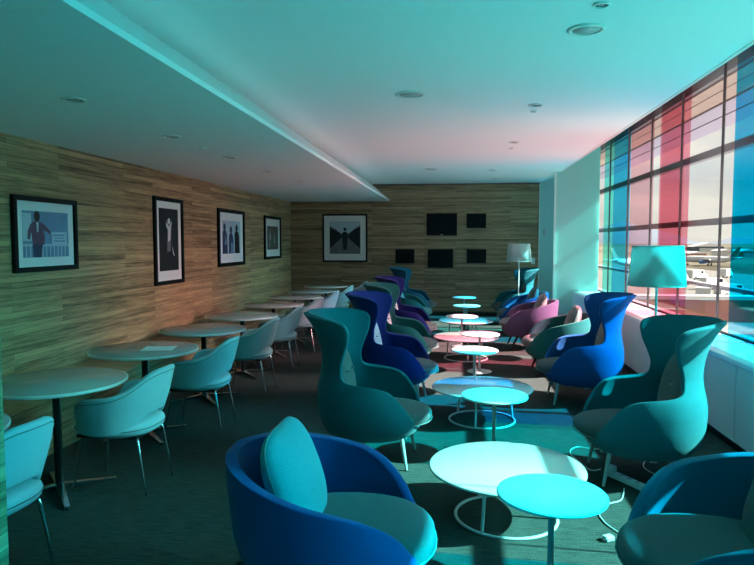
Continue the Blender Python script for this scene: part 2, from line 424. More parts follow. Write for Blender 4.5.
# ------------------------------------------------------------------ window cabinets and counter
cab_edges = [12.08, 10.9, 9.75, 8.6, 7.45, 6.3, 5.15, 4.0, 2.85, 1.7, .55, -.6, -1.75]
where = ['in the far corner against the frosted glass wall', 'second from the frosted glass wall', 'behind the mauve lounge chair', 'behind the green lounge chair', 'between green lounge chair and blue wing chair',
         'behind the blue wing chair', 'behind the floor lamp', 'behind the teal wing chair on the right', 'at the right edge behind the near lounge chair']
proto_cab = None
for i in range(len(cab_edges)-1):
    y1, y0 = cab_edges[i], cab_edges[i+1]
    if i > 8: break
    w = y1-y0
    c = empty('cabinet', (2.385, (y0+y1)/2, 0))
    tag(c, 'low white cabinet under the counter ' + where[i], 'cabinet', 'low cabinets under the window counter')
    bevel(MB().box(-.20, .225, -w/2+.002, w/2-.002, .08, .70).build('body', M['laminate'], c), .003)
    MB().box(-.17, .225, -w/2+.002, w/2-.002, 0, .08).build('plinth', M['darkmetal'], c)
    for s in (-1, 1):
        a, b_ = (-w/2+.006, -.003) if s < 0 else (.003, w/2-.006)
        bevel(MB().box(-.22, -.202, a, b_, .09, .695).build('door', M['laminate'], c), .002)
ct = bevel(MB().box(2.15, 2.60, YF, 12.09, .70, .735).build('counter', M['sill']), .004)
tag(ct, 'long white window counter top running over the low cabinets', 'counter')

# ------------------------------------------------------------------ ceiling fittings
def ceil_disc(name, x, y, z, r, label, cat, group, kind):
    e = empty(name, (x, y, z)); tag(e, label, cat, group)
    MB().lathe([(0, -.004), (r*.78, -.004), (r*.80, -.012), (r, -.010), (r*1.01, 0), (0, 0)], 32).build('ring' if kind != 'plate' else 'cover', M['trimw'] if kind != 'plate' else M['ceiling'], e)
    if kind == 'light': MB().lathe([(0, -.006), (r*.45, -.006), (r*.5, -.002), (0, -.002)], 20).build('lens', M['chrome'], e); MB().lathe([(0, -.0045), (r*.76, -.0045), (r*.76, -.001), (0, -.001)], 24).build('baffle', M['darkmetal'], e)
    if kind == 'grille': MB().lathe([(0, -.0065), (r*.76, -.0065), (r*.76, -.003), (0, -.003)], 24).build('grille', M['leg_paint'], e)
    return e
for (x, y, r, lab) in [(-.41, 5.64, .13, 'large round grey ceiling speaker on the main ceiling left of centre'), (.78, 4.08, .11, 'round grey ceiling speaker nearest the camera on the main ceiling'), (-.45, 11.4, .13, 'round ceiling speaker far down the main ceiling near the end wall'), (.65, 11.69, .10, 'small far round ceiling speaker right of centre over the last seats')]:
    ceil_disc('ceiling_speaker', x, y, 2.95, r, lab, 'ceiling speaker', 'ceiling speakers', 'grille')
for i, (x, y, r) in enumerate([(.78, 3.67, .045), (.76, 6.52, .03), (.74, 6.22, .07), (.74, 8.48, .07), (.75, 9.01, .03), (.78, 13.15, .07)]):
    ceil_disc('ceiling_fitting', x, y, 2.95, r, ['tiny round fitting at the top of the photo beside the nearest ceiling speaker', 'tiny round sensor behind the middle downlight in the blue lit ceiling', 'small round downlight in the blue lit part of the ceiling', 'small round downlight in the pink lit part of the ceiling', 'tiny round sensor in the pink lit part of the ceiling', 'small round downlight nearest the end wall on the main ceiling'][i], 'ceiling light', 'small main ceiling fittings', 'light')
for i, (x, y) in enumerate([(-2.45, 3.86), (-2.46, 5.29), (-2.44, 6.67), (-2.43, 8.03), (-2.36, 9.4), (-2.36, 10.8), (-2.36, 12.2)]):
    ceil_disc('downlight', x, y, 2.57, .075, 'recessed downlight in the lower ceiling, ' + ['nearest the camera', 'second from the camera', 'third from the camera', 'fourth from the camera', 'third from the end wall', 'second from the end wall', 'nearest the end wall'][i], 'ceiling light', 'downlights in the lower ceiling', 'light')
ceil_disc('smoke_detector', -2.47, 6.0, 2.57, .035, 'tiny round detector between second and third downlights of lower ceiling', 'detector', None, 'plate')

# ------------------------------------------------------------------ left: round tables
def x_table():
    t = empty('bistro_table'); tag(t, 'x', 'table', 'round bistro tables along the plank wall')
    MB().lathe([(0, .724), (.43, .724), (.438, .728), (.438, .740), (.434, .744), (0, .744)], 64).build('tabletop', M['tabletop_grey'], t)
    MB().lathe([(.4375, .722), (.4415, .723), (.4435, .733), (.4415, .7425), (.4375, .7435)], 64, closed=True).build('edge_band', M['edge_white'], t)
    MB().lathe([(0, .03), (.026, .03), (.026, .70), (.0, .70)], 16).build('column', M['darkmetal'], t)
    MB().lathe([(0, .70), (.12, .705), (.12, .7235), (0, .7235)], 24).build('top_plate', M['darkmetal'], t)
    MB().tube([(.027, 0, .05), (.027, 0, .70)], .006, 8).build('chrome_strip', M['chrome'], t)
    for k in range(4):
        a = PI/4*1+k*PI/2; ca, sa = math.cos(a), math.sin(a)
        mb = MB(); q = .36; w = .022
        px, py = -sa*w, ca*w
        top = [(px*1.2, py*1.2, .055), (q*ca+px*.7, q*sa+py*.7, .022), (q*ca-px*.7, q*sa-py*.7, .022), (-px*1.2, -py*1.2, .055)]
        bot = [(px*1.2, py*1.2, .015), (q*ca+px*.7, q*sa+py*.7, .008), (q*ca-px*.7, q*sa-py*.7, .008), (-px*1.2, -py*1.2, .015)]
        mb.add(top+bot, [(0, 1, 2, 3), (7, 6, 5, 4), (0, 4, 5, 1), (1, 5, 6, 2), (2, 6, 7, 3), (3, 7, 4, 0)])
        lg = bevel(mb.build('base_arm', M['chrome'], t), .003)
        MB().lathe([(0, 0), (.016, 0), (.016, .01), (0, .01)], 12, (q*ca*.95, q*sa*.95, 0)).build('foot', M['darkmetal'], lg)
    return t
T0 = x_table()
tl = ['at the left edge, cut by the wooden partition', 'at the left, second from the camera', 'third from the camera, with a pale card on its top', 'fourth from the camera, below the tall portrait frame', 'fifth from the camera', 'sixth from the camera', 'seventh from the camera', 'eighth from the camera', 'ninth and farthest, by the end wall']
tpos = [(-2.61, 2.66), (-2.60, 3.80), (-2.62, 5.03), (-2.62, 6.29), (-2.63, 7.53), (-2.65, 8.95), (-2.66, 10.22), (-2.66, 11.48), (-2.66, 12.8)]
for i, (x, y) in enumerate(tpos):
    t = T0 if i == 0 else copy_tree(T0)
    put(t, (x, y, 0), random.uniform(-.1, .1), 'round pale grey bistro table, ' + tl[i])
cd = bevel(MB().box(-.13, .13, -.11, .11, 0, .003).build('menu_card', M['mat']), .001)
cd.location = (-2.50, 5.05, .745); cd.rotation_euler = (0, 0, .2); tag(cd, 'pale rectangular card lying on the third round grey table', 'card')

# ------------------------------------------------------------------ left: upholstered armchairs with chrome legs (face +x locally)
def arm_chair():
    c = empty('dining_armchair'); tag(c, 'x', 'chair', 'pale armchairs at the round tables')
    TH = [0, 18, 32, 46, 60, 76, 94, 112, 126, 134]
    zu = [.82, .815, .79, .735, .69, .665, .652, .642, .60, .52]
    zl = [.525, .515, .48, .43, .405, .40, .40, .405, .42, .47]
    vs = []; fs = []; ns = 56; nv = 14
    for j in range(ns+1):
        a = -134+268*j/ns; u = float(cr(TH, zu, abs(a))); l = float(cr(TH, zl, abs(a))); ar = math.radians(a)
        for i in range(nv+1):
            v = i/nv; z = l+(u-l)*v
            q = (z-.41)/.4
            W = .265+.045*min(1, q*1.6); B = .20+.13*q+.01*math.sin(q*PI); F_ = .26+.03*q
            x = -B*math.cos(ar) if abs(a) < 90 else -F_*math.cos(ar)
            y = W*math.sin(ar)*(1.0-.0*q)
            if abs(a) > 90: y *= (1.0+.10*(abs(a)-90)/44)
            # flatten sides so the arms run straight
            x = x*1.0
            vs.append((x, y, z))
    n = nv+1
    for j in range(ns):
        for i in range(nv): fs.append((j*n+i, j*n+i+1, (j+1)*n+i+1, (j+1)*n+i))
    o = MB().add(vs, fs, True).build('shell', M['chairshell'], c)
    modify(o, [('SOLIDIFY', dict(thickness=.042, offset=0)), ('SUBSURF', dict(levels=1))])
    # piping just below the rim
    pts = []
    for j in range(ns+1):
        a = -132+264*j/ns; u = float(cr(TH, zu, abs(a)))-.03; ar = math.radians(a); q = (u-.41)/.4
        W = .265+.045*min(1, q*1.6); B = .20+.13*q+.01*math.sin(q*PI); F_ = .26+.03*q
        x = -B*math.cos(ar) if abs(a) < 90 else -F_*math.cos(ar)
        y = W*math.sin(ar)
        if abs(a) > 90: y *= (1.0+.10*(abs(a)-90)/44)
        k = 1+.0225/math.hypot(x, y); pts.append((x*k, y*k, u))
    MB().tube(pts, .0026, 6).build('rim_seam', M['seam'], o)
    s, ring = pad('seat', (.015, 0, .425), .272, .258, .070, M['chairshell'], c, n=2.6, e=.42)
    MB().tube([p-Vector((0, 0, .0)) for p in ring], .0035, 6, False).build('piping', M['seam'], s)
    MB().box(-.20, .22, -.19, .19, .362, .385).build('seat_frame', M['darkmetal'], c)
    for sx, sy in ((1, 1), (1, -1), (-1, 1), (-1, -1)):
        MB().tube([(sx*.15, sy*.14, .39), (sx*.19, sy*.165, .372), (sx*.20, sy*.17, .34), (sx*.255, sy*.185, .012)], [.011, .011, .011, .008], 10).build('leg', M['chrome'], c)
    for sx, sy in ((1, 1), (1, -1), (-1, 1), (-1, -1)):
        MB().lathe([(0, 0), (.012, 0), (.011, .014), (0, .014)], 12, (sx*.256, sy*.185, 0)).build('glide', M['darkmetal'], c)
    return c
C0 = arm_chair()
cl = ['at the left edge beside the wooden partition', 'second from the camera, brightest cyan lit', 'third from the camera', 'fourth from the camera', 'fifth from the camera', 'sixth from the camera, lit pink', 'seventh from the camera', 'eighth from the camera', 'ninth and farthest, near the end wall']
cpos = [(-2.27, 2.70, 3.05), (-2.25, 4.00, 3.12), (-2.25, 5.32, 3.16), (-2.28, 6.72, 3.12), (-2.33, 8.02, 3.18), (-2.33, 9.34, 3.1), (-2.33, 10.62, 3.18), (-2.3, 11.95, 3.12), (-2.2, 13.3, 3.16)]
for i, (x, y, r) in enumerate(cpos):
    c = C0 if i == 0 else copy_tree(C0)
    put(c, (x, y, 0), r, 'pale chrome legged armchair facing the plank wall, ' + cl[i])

# ------------------------------------------------------------------ high wing chairs
def leg4(parent, spots, mat, ztop, rt=.017, rb=.010, name='leg'):
    for (x0, y0, x1, y1) in spots:
        o = MB().tube([(x0, y0, ztop), ((x0+x1)/2, (y0+y1)/2, ztop*.52), (x1, y1, .006)], [rt, (rt+rb)/2*1.05, rb], 12).build(name, mat, parent)
        MB().lathe([(0, 0), (rb*1.15, 0), (rb*1.1, .008), (0, .008)], 12, (x1, y1, 0)).build('glide', M['darkmetal'], o)
def wing_chair():
    c = empty('wing_chair'); tag(c, 'x', 'armchair')
    prof = [(.185, .02, .02, .03), (.19, .14, .12, .16), (.21, .25, .22, .27), (.26, .335, .30, .37), (.33, .38, .335, .415), (.42, .40, .355, .42), (.52, .405, .36, .39), (.60, .395, .35, .36),
            (.68, .36, .335, .35), (.76, .335, .33, .36), (.85, .335, .34, .38), (.95, .36, .365, .40), (1.02, .385, .395, .40), (1.08, .41, .435, .37), (1.12, .42, .47, .34)]
    edge = [(.185, 180), (.22, 180), (.28, 180), (.298, 176), (.315, 166), (.345, 157), (.40, 147), (.48, 138), (.55, 130.5), (.598, 121), (.620, 109), (.630, 98), (.640, 86), (.652, 76), (.69, 70), (.76, 69), (.85, 74), (.94, 80), (1.02, 82), (1.07, 79), (1.098, 68), (1.112, 50), (1.118, 28), (1.12, 10)]
    sh = shell('shell', prof, edge, M['teal'], c, .034, 56, 60)
    s, ring = pad('seat_cushion', (.135, 0, .362), .355, .31, .07, M['teal_pad'], c, n=2.15, e=.4)
    MB().tube([p-Vector((0, 0, .03)) for p in ring], .004, 6, False).build('piping', M['seam'], s)
    bpd, ring = pad('back_cushion', (-.195, 0, .63), .27, .215, .065, M['teal_pad'], c, n=2.2, e=.45, tilt=PI/2-.22+PI*0, roll=0)
    for y in (-.08, .08):
        MB().lathe([(0, -.006), (.012, -.004), (.014, .003), (0, .008)], 12).build('button', M['seam'], bpd, loc=(-.135, y, .68))
    leg4(c, [(.29, .20, .335, .225), (.29, -.20, .335, -.225), (-.17, .17, -.25, .205), (-.17, -.17, -.25, -.205)], M['leg_paint'], .25)
    MB().box(-.20, .30, -.022, .022, .165, .19).box(-.022, .022, -.19, .19, .165, .19).build('cross_frame', M['leg_paint'], c)
    return c
def lounge_chair():
    c = empty('lounge_chair'); tag(c, 'x', 'armchair')
    prof = [(.20, .02, .02, .03), (.205, .16, .14, .20), (.23, .28, .25, .32), (.28, .36, .32, .39), (.36, .40, .355, .40), (.46, .425, .385, .38), (.58, .43, .40, .33), (.68, .425, .41, .30), (.76, .41, .415, .28)]
    edge = [(.20, 180), (.24, 180), (.30, 180), (.318, 175), (.34, 166), (.375, 158), (.43, 150), (.51, 141), (.575, 129), (.62, 114), (.652, 96), (.68, 80), (.712, 58), (.738, 36), (.75, 20), (.754, 8)]
    shell('shell', prof, edge, M['blue'], c, .05, 56, 54)
    s, ring = pad('seat_cushion', (.085, 0, .392), .375, .345, .08, M['teal_pad'], c, n=2.35, e=.38)
    MB().tube([p-Vector((0, 0, .02)) for p in ring], .005, 6, False).build('piping', M['seam'], s)
    p_, ring = pad('back_cushion', (-.15, .0, .625), .24, .245, .09, M['aqua'], c, n=4, e=.5, tilt=PI/2-.32, pinch=.55, yaw=-.10, roll=.05)
    MB().tube(ring, .004, 6, False).build('piping', M['seam'], p_)
    for sy in (1, -1):
        MB().tube([(-.30, sy*.335, .42), (-.34, sy*.345, .25), (-.385, sy*.36, .004)], [.012, .019, .012], 12).build('leg', M['darkwood'], c)
        MB().tube([(.18, sy*.27, .26), (.25, sy*.30, .13), (.30, sy*.32, .004)], [.019, .017, .012], 12).build('leg', M['darkwood'], c)
    return c
W0 = wing_chair(); L0 = lounge_chair()
W0['group'] = 'high backed wing armchairs'; L0['group'] = 'low lounge armchairs'
wings = [
 ((-.66, 4.70, 0), -.07, dict(shell=M['teal']), 'teal high backed wing armchair nearest on the left row'),
 ((-.66, 6.48, 0), -.08, dict(shell=M['navy'], back_cushion=M['pale_pad']), 'deep blue wing armchair behind the nearest teal one in left row'),
 ((-.70, 7.98, 0), -.05, dict(shell=M['green'], back_cushion=M['pale_pad']), 'green teal wing armchair third in the left row'),
 ((-.76, 9.60, 0), -.04, dict(shell=M['indigo'], seat_cushion=M['grey_pad'], back_cushion=M['pale_pad']), 'indigo wing armchair fourth in the left row'),
 ((-.90, 13.1, 0), -.05, dict(shell=M['petrol']), 'petrol blue wing armchair farthest on the left against the end wall'),
 ((1.33, 4.55, 0), PI+.02, dict(shell=M['teal']), 'teal wing armchair on the right in front of the near floor lamp'),
 ((1.33, 6.68, 0), PI+.0, dict(shell=M['blue'], back_cushion=M['grey_pad']), 'bright royal blue wing armchair on the right behind the near lamp'),
 ((1.20, 12.95, 0), PI+.15, dict(shell=M['teal']), 'small looking teal wing armchair at far right beside the far lamp'),
]
for i, (p, r, mm, lab) in enumerate(wings):
    c = W0 if i == 0 else copy_tree(W0, mats=mm); put(c, p, r, lab)
lounges = [
 ((-.535, 2.63, 0), .05, dict(), 'blue lounge armchair with light teal pillow in left foreground'),
 ((-.88, 11.45, 0), 0, dict(shell=M['green']), 'green teal low lounge armchair between the two farthest left wing chairs'),
 ((1.13, 2.58, 0), PI-.02, dict(shell=M['petrol'], back_cushion=M['teal_pad']), 'petrol teal lounge armchair cut off in the bottom right corner'),
 ((1.30, 8.12, 0), PI-.02, dict(shell=M['green'], seat_cushion=M['grey_pad'], back_cushion=M['grey_pad']), 'green lounge armchair with warm grey cushions behind the royal blue wing chair'),
 ((1.14, 9.98, 0), PI, dict(shell=M['plum'], seat_cushion=M['grey_pad'], back_cushion=M['grey_pad']), 'mauve lounge armchair on the right beside the small pink lit table'),
 ((1.20, 11.45, 0), PI+.05, dict(shell=M['blue'], back_cushion=M['teal_pad']), 'small looking blue lounge armchair far right in front of the far lamp'),
]
for i, (p, r, mm, lab) in enumerate(lounges):
    c = L0 if i == 0 else copy_tree(L0, mats=mm); put(c, p, r, lab)

# ------------------------------------------------------------------ coffee tables
def big_table():
    t = empty('coffee_table'); tag(t, 'x', 'table', 'low round ring base coffee tables')
    MB().lathe([(0, .296), (.448, .296), (.46, .300), (.463, .306), (.460, .312), (.452, .315), (0, .315)], 72).build('tabletop', M['marble'], t)
    MB().lathe([(.292, .0), (.308, .0), (.310, .006), (.308, .012), (.292, .012), (.290, .006)], 64, closed=True).build('ring_base', M['white_metal'], t)
    for k in range(3):
        a = PI/2+.52+2*PI*k/3
        MB().tube([(.30*math.cos(a), .30*math.sin(a), .010), (.27*math.cos(a), .27*math.sin(a), .297)], .010, 10).build('leg', M['white_metal'], t)
    MB().lathe([(.235, .288), (.265, .288), (.265, .2965), (.235, .2965)], 40, closed=True).build('support_ring', M['white_metal'], t)
    return t
def side_table():
    t = empty('side_table'); tag(t, 'x', 'table', 'small round pedestal side tables')
    MB().lathe([(0, .470), (.240, .470), (.250, .474), (.252, .480), (.250, .486), (.243, .489), (0, .489)], 64).build('tabletop', M['white_top'], t)
    MB().lathe([(0, .01), (.015, .01), (.015, .462), (.05, .464), (.05, .4705), (0, .4705)], 20).build('pedestal', M['white_metal'], t)
    MB().lathe([(0, 0), (.152, 0), (.155, .003), (.152, .008), (.02, .013), (0, .013)], 40).build('base', M['white_metal'], t)
    return t
B0 = big_table()
for i, (x, y, lab) in enumerate([(.31, 3.77, 'white round coffee table with pale stone top in the foreground centre'), (.25, 5.85, 'round coffee table lit blue in the centre, second from camera'), (.15, 8.98, 'round coffee table lit pink, third from the camera'), (.18, 10.85, 'farthest low round coffee table, near the end of the seating')]):
    t = B0 if i == 0 else copy_tree(B0); put(t, (x, y, 0), .3*i, lab)
S0 = side_table()
for i, (x, y, lab) in enumerate([(.45, 2.94, 'small round side table lit bright cyan, nearest the camera'), (.30, 4.82, 'small round side table lit cyan overlapping the blue coffee table'), (.21, 6.85, 'small round side table half cyan half white, third from the camera'), (.31, 8.07, 'small white lit round side table over the edge of the pink coffee table'),
                                 (.10, 9.97, 'small round side table lit pale pink in front of farthest coffee table'), (.20, 11.65, 'small cyan lit round side table, second from the end wall'), (.18, 13.4, 'small cyan lit round side table nearest the end wall'), (1.36, 9.02, 'small round side table between the green and mauve lounge chairs')]):
    t = S0 if i == 0 else copy_tree(S0); put(t, (x, y, 0), 0, lab)

# ------------------------------------------------------------------ floor lamps
def floor_lamp():
    l = empty('floor_lamp'); tag(l, 'x', 'floor lamp', 'standing floor lamps')
    mb = MB(); n = 56
    mb.lathe([(.232, 1.28), (.205, 1.615), (.2025, 1.615), (.2295, 1.28)], n, closed=True)
    sh = mb.build('lamp_shade', M['shade'], l)
    MB().lathe([(.229, 1.276), (.2335, 1.276), (.2335, 1.286), (.229, 1.286)], n, closed=True).lathe([(.2015, 1.609), (.2065, 1.609), (.2065, 1.619), (.2015, 1.619)], n, closed=True).build('shade_rim', M['shade'], sh)
    MB().tube([(0, 0, .02), (0, 0, 1.50)], .011, 12).build('pole', M['white_metal'], l)
    MB().lathe([(0, 0), (.145, 0), (.148, .006), (.144, .016), (.03, .022), (.014, .03), (0, .03)], 40).build('base', M['white_metal'], l)
    sp = MB()
    for k in range(3):
        a = 2*PI*k/3; sp.tube([(0, 0, 1.585), (.203*math.cos(a), .203*math.sin(a), 1.605)], .0025, 6)
    sp.tube([(0, 0, 1.49), (0, 0, 1.59)], .004, 6); sp.build('spider', M['white_metal'], l)
    MB().lathe([(0, 1.40), (.02, 1.41), (.03, 1.45), (.02, 1.49), (0, 1.50)], 16).build('bulb', M['plastic'], l)
    return l
F0 = floor_lamp()
put(F0, (1.70, 5.62, 0), 0, 'floor lamp with drum shade standing behind the right teal wing chair')
put(copy_tree(F0), (1.19, 12.25, 0), 0, 'far floor lamp with grey drum shade in front of the end wall')

# ------------------------------------------------------------------ screens, pictures
def box_on_back(name, x0, x1, z0, z1, label, cat, group, logo=False):
    e = empty(name, ((x0+x1)/2, YB, (z0+z1)/2)); tag(e, label, cat, group)
    w, h = (x1-x0)/2, (z1-z0)/2
    bevel(MB().box(-w, w, -.06, .002, -h, h).build('casing', M['black'], e), .004)
    MB().box(-w+.02, w-.02, -.0615, -.0595, -h+(.045 if logo else .02), h-.02).build('screen', M['screen'], e)
    if logo: MB().box(-.03, .03, -.0625, -.0605, -h+.018, -h+.027).build('logo', M['p_white'], e)
    MB().box(-.12, .12, -.004, 0, -.08, .08).build('wall_bracket', M['darkmetal'], e)
box_on_back('television', -.66, .02, 1.79, 2.29, 'large black wall television, upper one in the middle', 'television', 'black screens on the end wall', True)
box_on_back('television', -.63, -.06, 1.07, 1.49, 'large black wall television, lower one in the middle', 'television', 'black screens on the end wall')
box_on_back('wall_monitor', .23, .66, 1.96, 2.28, 'small black wall monitor, upper right of the group', 'monitor', 'black screens on the end wall')
box_on_back('wall_monitor', .24, .67, 1.18, 1.49, 'small black wall monitor, lower right of the group', 'monitor', 'black screens on the end wall')
box_on_back('wall_monitor', -1.36, -.93, 1.17, 1.49, 'small black wall monitor, lower left of the group', 'monitor', 'black screens on the end wall')
sw = empty('wall_switch', (1.70, YB, 1.23)); tag(sw, 'small white wall control plate near right end of the wooden end wall', 'switch')
bevel(MB().box(-.04, .04, -.012, .002, -.07, .07).build('plate', M['plastic'], sw), .003); MB().box(-.02, .02, -.016, -.012, -.03, .03).build('rocker', M['mat'], sw)
sg = empty('door_sensor', (1.822, 13.4, 1.85)); tag(sg, 'small grey box on the glass side wall beside the wooden end wall', 'sensor')
bevel(MB().box(-.03, 0, -.05, .05, -.06, .06).build('casing', M['leg_paint'], sg), .004); MB().box(-.032, -.03, -.02, .02, -.03, .03).build('button', M['darkmetal'], sg)

def picture(cx, cz, w, h, fw, matw, label, art, onback=False, fr=.04):
    """framed picture; local u = right as seen, v = up, n = toward room"""
    if onback: e = empty('framed_picture', (cx, YB, cz), 0)
    else: e = empty('framed_picture', (XL, cx, cz), PI/2)     # local +x -> world +y, local -y -> world +x
    tag(e, label, 'picture', 'black framed pictures')
    a, b_ = w/2, h/2; f = MB(); d = .035
    f.box(-a, a, -d, 0, b_-fw, b_).box(-a, a, -d, 0, -b_, -b_+fw).box(-a, -a+fw, -d, 0, -b_+fw, b_-fw).box(a-fw, a, -d, 0, -b_+fw, b_-fw)
    f.build('frame', M['black'], e)
    MB().box(-a+fw, a-fw, -.012, -.002, -b_+fw, b_-fw).build('mount', M['mat'], e)
    ml, mr, mt, mbm = matw
    x0, x1, z0, z1 = -a+fw+ml, a-fw-mr, -b_+fw+mbm, b_-fw-mt
    U = lambda u: x0+(x1-x0)*u
    V = lambda v: z0+(z1-z0)*v
    pr = MB().box(x0, x1, -.015, -.012, z0, z1).build('print', M[art[0]], e)
    for k, (nm, mat, polys) in enumerate(sum([[(a_, b_, [q]) for q in c_] if a_ in ('highlight', 'lettering') or (a_ == 'figure' and len(c_) > 2) else [(a_, b_, c_)] for a_, b_, c_ in art[1]], [])):
        mb = MB(); y = -.0152-.0006*k
        for pl in polys:
            if pl[0] == 'r': _, u0, u1, v0, v1 = pl; pts = [(U(u0), y, V(v0)), (U(u1), y, V(v0)), (U(u1), y, V(v1)), (U(u0), y, V(v1))]
            elif pl[0] == 'c': _, u, v, r = pl; pts = [(U(u)+r*math.cos(2*PI*i/14), y, V(v)+r*1.15*math.sin(2*PI*i/14)) for i in range(14)]
            else: pts = [(U(u), y, V(v)) for u, v in pl]
            mb.poly(pts, (0, -.0005, 0))
        mb.build(nm, M[mat], pr)
    return e
pickets = [('r', .05+.085*i, .075+.085*i, 0, .30) for i in range(11)]
picture(5.47, 1.72, .92, .68, .045, (.085, .085, .085, .085), 'framed bluish photograph of a suited person beside a sign, nearest on left wall', ('p_blue', [
  ('fence', 'p_light', [('r', 0, 1, .24, .29)]+pickets+[('r', 0, .18, .35, .95)]),
  ('jacket', 'p_red', [[(.20, .27), (.44, .27), (.46, .45), (.42, .60), (.50, .56), (.58, .50), (.60, .54), (.50, .66), (.42, .74), (.34, .78), (.24, .78), (.16, .72), (.10, .56), (.09, .40), (.14, .38), (.17, .55)]]),
  ('shirt', 'p_light', [[(.28, .78), (.33, .78), (.32, .55), (.29, .55)]]),
  ('face', 'p_brown', [('c', .30, .84, .030)]),
  ('hair', 'p_dark', [('c', .295, .89, .042)]),
  ('hand', 'p_light', [('c', .595, .52, .012)]),
  ('trousers', 'p_navy', [[(.20, 0), (.37, 0), (.40, .28), (.18, .28)]]),
  ('signboard', 'p_light', [('r', .60, .95, .28, .56)]),
  ('lettering', 'p_blue', [('r', .64, .90, .47, .50), ('r', .66, .88, .41, .43), ('r', .64, .90, .34, .37)])]))
picture(8.0, 1.66, .84, 1.14, .05, (.09, .09, .09, .13), 'tall framed black photograph with pale figure, second on left wall', ('p_dark', [
  ('figure', 'p_grey', [[(.40, .30), (.58, .32), (.62, .62), (.66, .76), (.60, .82), (.50, .74), (.38, .83), (.32, .74), (.42, .66)]]),
  ('highlight', 'p_white', [[(.44, .46), (.56, .50), (.60, .70), (.66, .80), (.58, .76), (.50, .70), (.40, .78), (.36, .72), (.46, .66)], [(.66, .40), (.72, .30), (.78, .24), (.74, .24), (.68, .30)], ('c', .50, .80, .035)])]))
picture(10.37, 1.72, 1.26, .95, .06, (.14, .14, .13, .15), 'framed pale blue photograph of several dark figures, third on left wall', ('p_light', [
  ('figure', 'p_navy', [[(.0, 0), (.0, .60), (.04, .70), (.18, .70), (.24, .58), (.27, 0)]]), ('head', 'p_navy', [('c', .11, .80, .055)]),
  ('figure', 'p_navy', [[(.33, 0), (.34, .50), (.38, .62), (.52, .62), (.58, .48), (.60, 0)]]), ('head', 'p_navy', [('c', .45, .73, .055)]),
  ('figure', 'p_dark', [[(.66, 0), (.65, .58), (.70, .68), (.86, .68), (.92, .56), (.94, 0)]]), ('head', 'p_dark', [('c', .78, .79, .055)]),
  ('highlight', 'p_blue', [[(.08, .25), (.16, .6), (.22, .3)], [(.42, 0), (.44, .35), (.56, .3), (.6, 0)]]) ]))
picture(12.80, 1.74, 1.16, .88, .055, (.14, .14, .15, .14), 'framed dark sepia photograph, farthest on left wall', ('p_brown', [
  ('figure', 'p_grey', [[(.12, .1), (.18, .75), (.30, .9), (.36, .4), (.34, .1)], [(.55, .1), (.52, .6), (.66, .8), (.80, .55), (.78, .1)]]),
  ('highlight', 'p_light', [[(.2, .4), (.26, .75), (.3, .45)], [(.6, .3), (.66, .6), (.7, .3)]]) ]))
picture(-2.525, 1.74, 1.04, 1.09, .035, (.13, .13, .13, .15), 'framed square photograph of a lone figure on a road between trees, on the end wall', ('p_grey', [
  ('road', 'p_blue' if False else 'p_grey', [[(.0, 0), (1, 0), (.56, .52), (.44, .52)]]),
  ('trees', 'p_dark', [[(0, .16), (.42, .52), (.36, .62), (.2, .72), (0, .82)], [(1, .16), (.58, .52), (.64, .62), (.8, .74), (1, .84)]]),
  ('sky', 'p_light', [[(.36, .64), (.50, .58), (.64, .64), (.82, .78), (1, .88), (1, 1), (0, 1), (0, .86), (.2, .76)]]),
  ('figure', 'p_dark', [[(.44, .12), (.56, .12), (.58, .40), (.60, .62), (.54, .68), (.46, .68), (.40, .62), (.42, .40)], ('c', .5, .75, .03), ('r', .44, .56, .78, .80)])]), onback=True)

# ------------------------------------------------------------------ cables and power strip
ps = empty('power_strip', (1.17, 4.42, 0), -1.02); tag(ps, 'white power strip lying on the carpet under the right teal wing chair', 'power strip')
bevel(MB().box(-.17, .17, -.028, .028, 0, .038).build('body', M['plastic'], ps), .006)
for k in range(4): MB().lathe([(0, 0), (.016, 0), (.016, .002), (0, .002)], 16, (-.11+.07*k, 0, .0375)).build('socket', M['leg_paint'], ps)
pg = bevel(MB().box(-.155, -.10, -.024, .024, .0395, .078).build('plug_adapter', M['plastic'], ps), .006)
def cable(pts, label, r=.004):
    m = len(pts); P_ = [Vector(p) for p in pts]; out = []
    for i in range(m-1):
        p0, p1, p2, p3 = P_[max(i-1, 0)], P_[i], P_[i+1], P_[min(i+2, m-1)]
        for k in range(8):
            t = k/8; out.append(.5*((2*p1)+(-p0+p2)*t+(2*p0-5*p1+4*p2-p3)*t*t+(-p0+3*p1-3*p2+p3)*t**3))
    out.append(P_[-1]); o = MB().tube(out, r, 8).build('cable', M['plastic']); tag(o, label, 'cable'); return o
cable([(1.04, 4.58, .03), (.98, 4.62, .006), (.93, 4.78, .005), (.90, 5.0, .005), (.98, 5.14, .005), (1.12, 5.1, .005), (1.25, 5.2, .005)], 'thin white cable looping on carpet left of the power strip')
cable([(1.27, 4.26, .03), (1.36, 4.3, .006), (1.44, 4.5, .005), (1.38, 4.75, .005), (1.55, 5.1, .005), (1.69, 5.45, .005)], 'thin white cable running from the power strip towards the floor lamp')
cable([(.93, 3.62, .005), (.88, 3.75, .005), (.88, 3.9, .005), (.96, 4.02, .005), (1.06, 4.1, .005), (1.13, 4.3, .004)], 'thin white cable curling on carpet beside the corner lounge chair')
ch = empty('phone_charger', (.85, 3.53, 0), .5); tag(ch, 'small white phone charger plug lying on the lit carpet', 'charger')
bevel(MB().box(-.03, .03, -.022, .022, 0, .028).build('body', M['plastic'], ch), .006)
MB().box(-.047, -.03, -.012, -.008, .012, .016).box(-.047, -.03, .008, .012, .012, .016).build('prong', M['chrome'], ch)

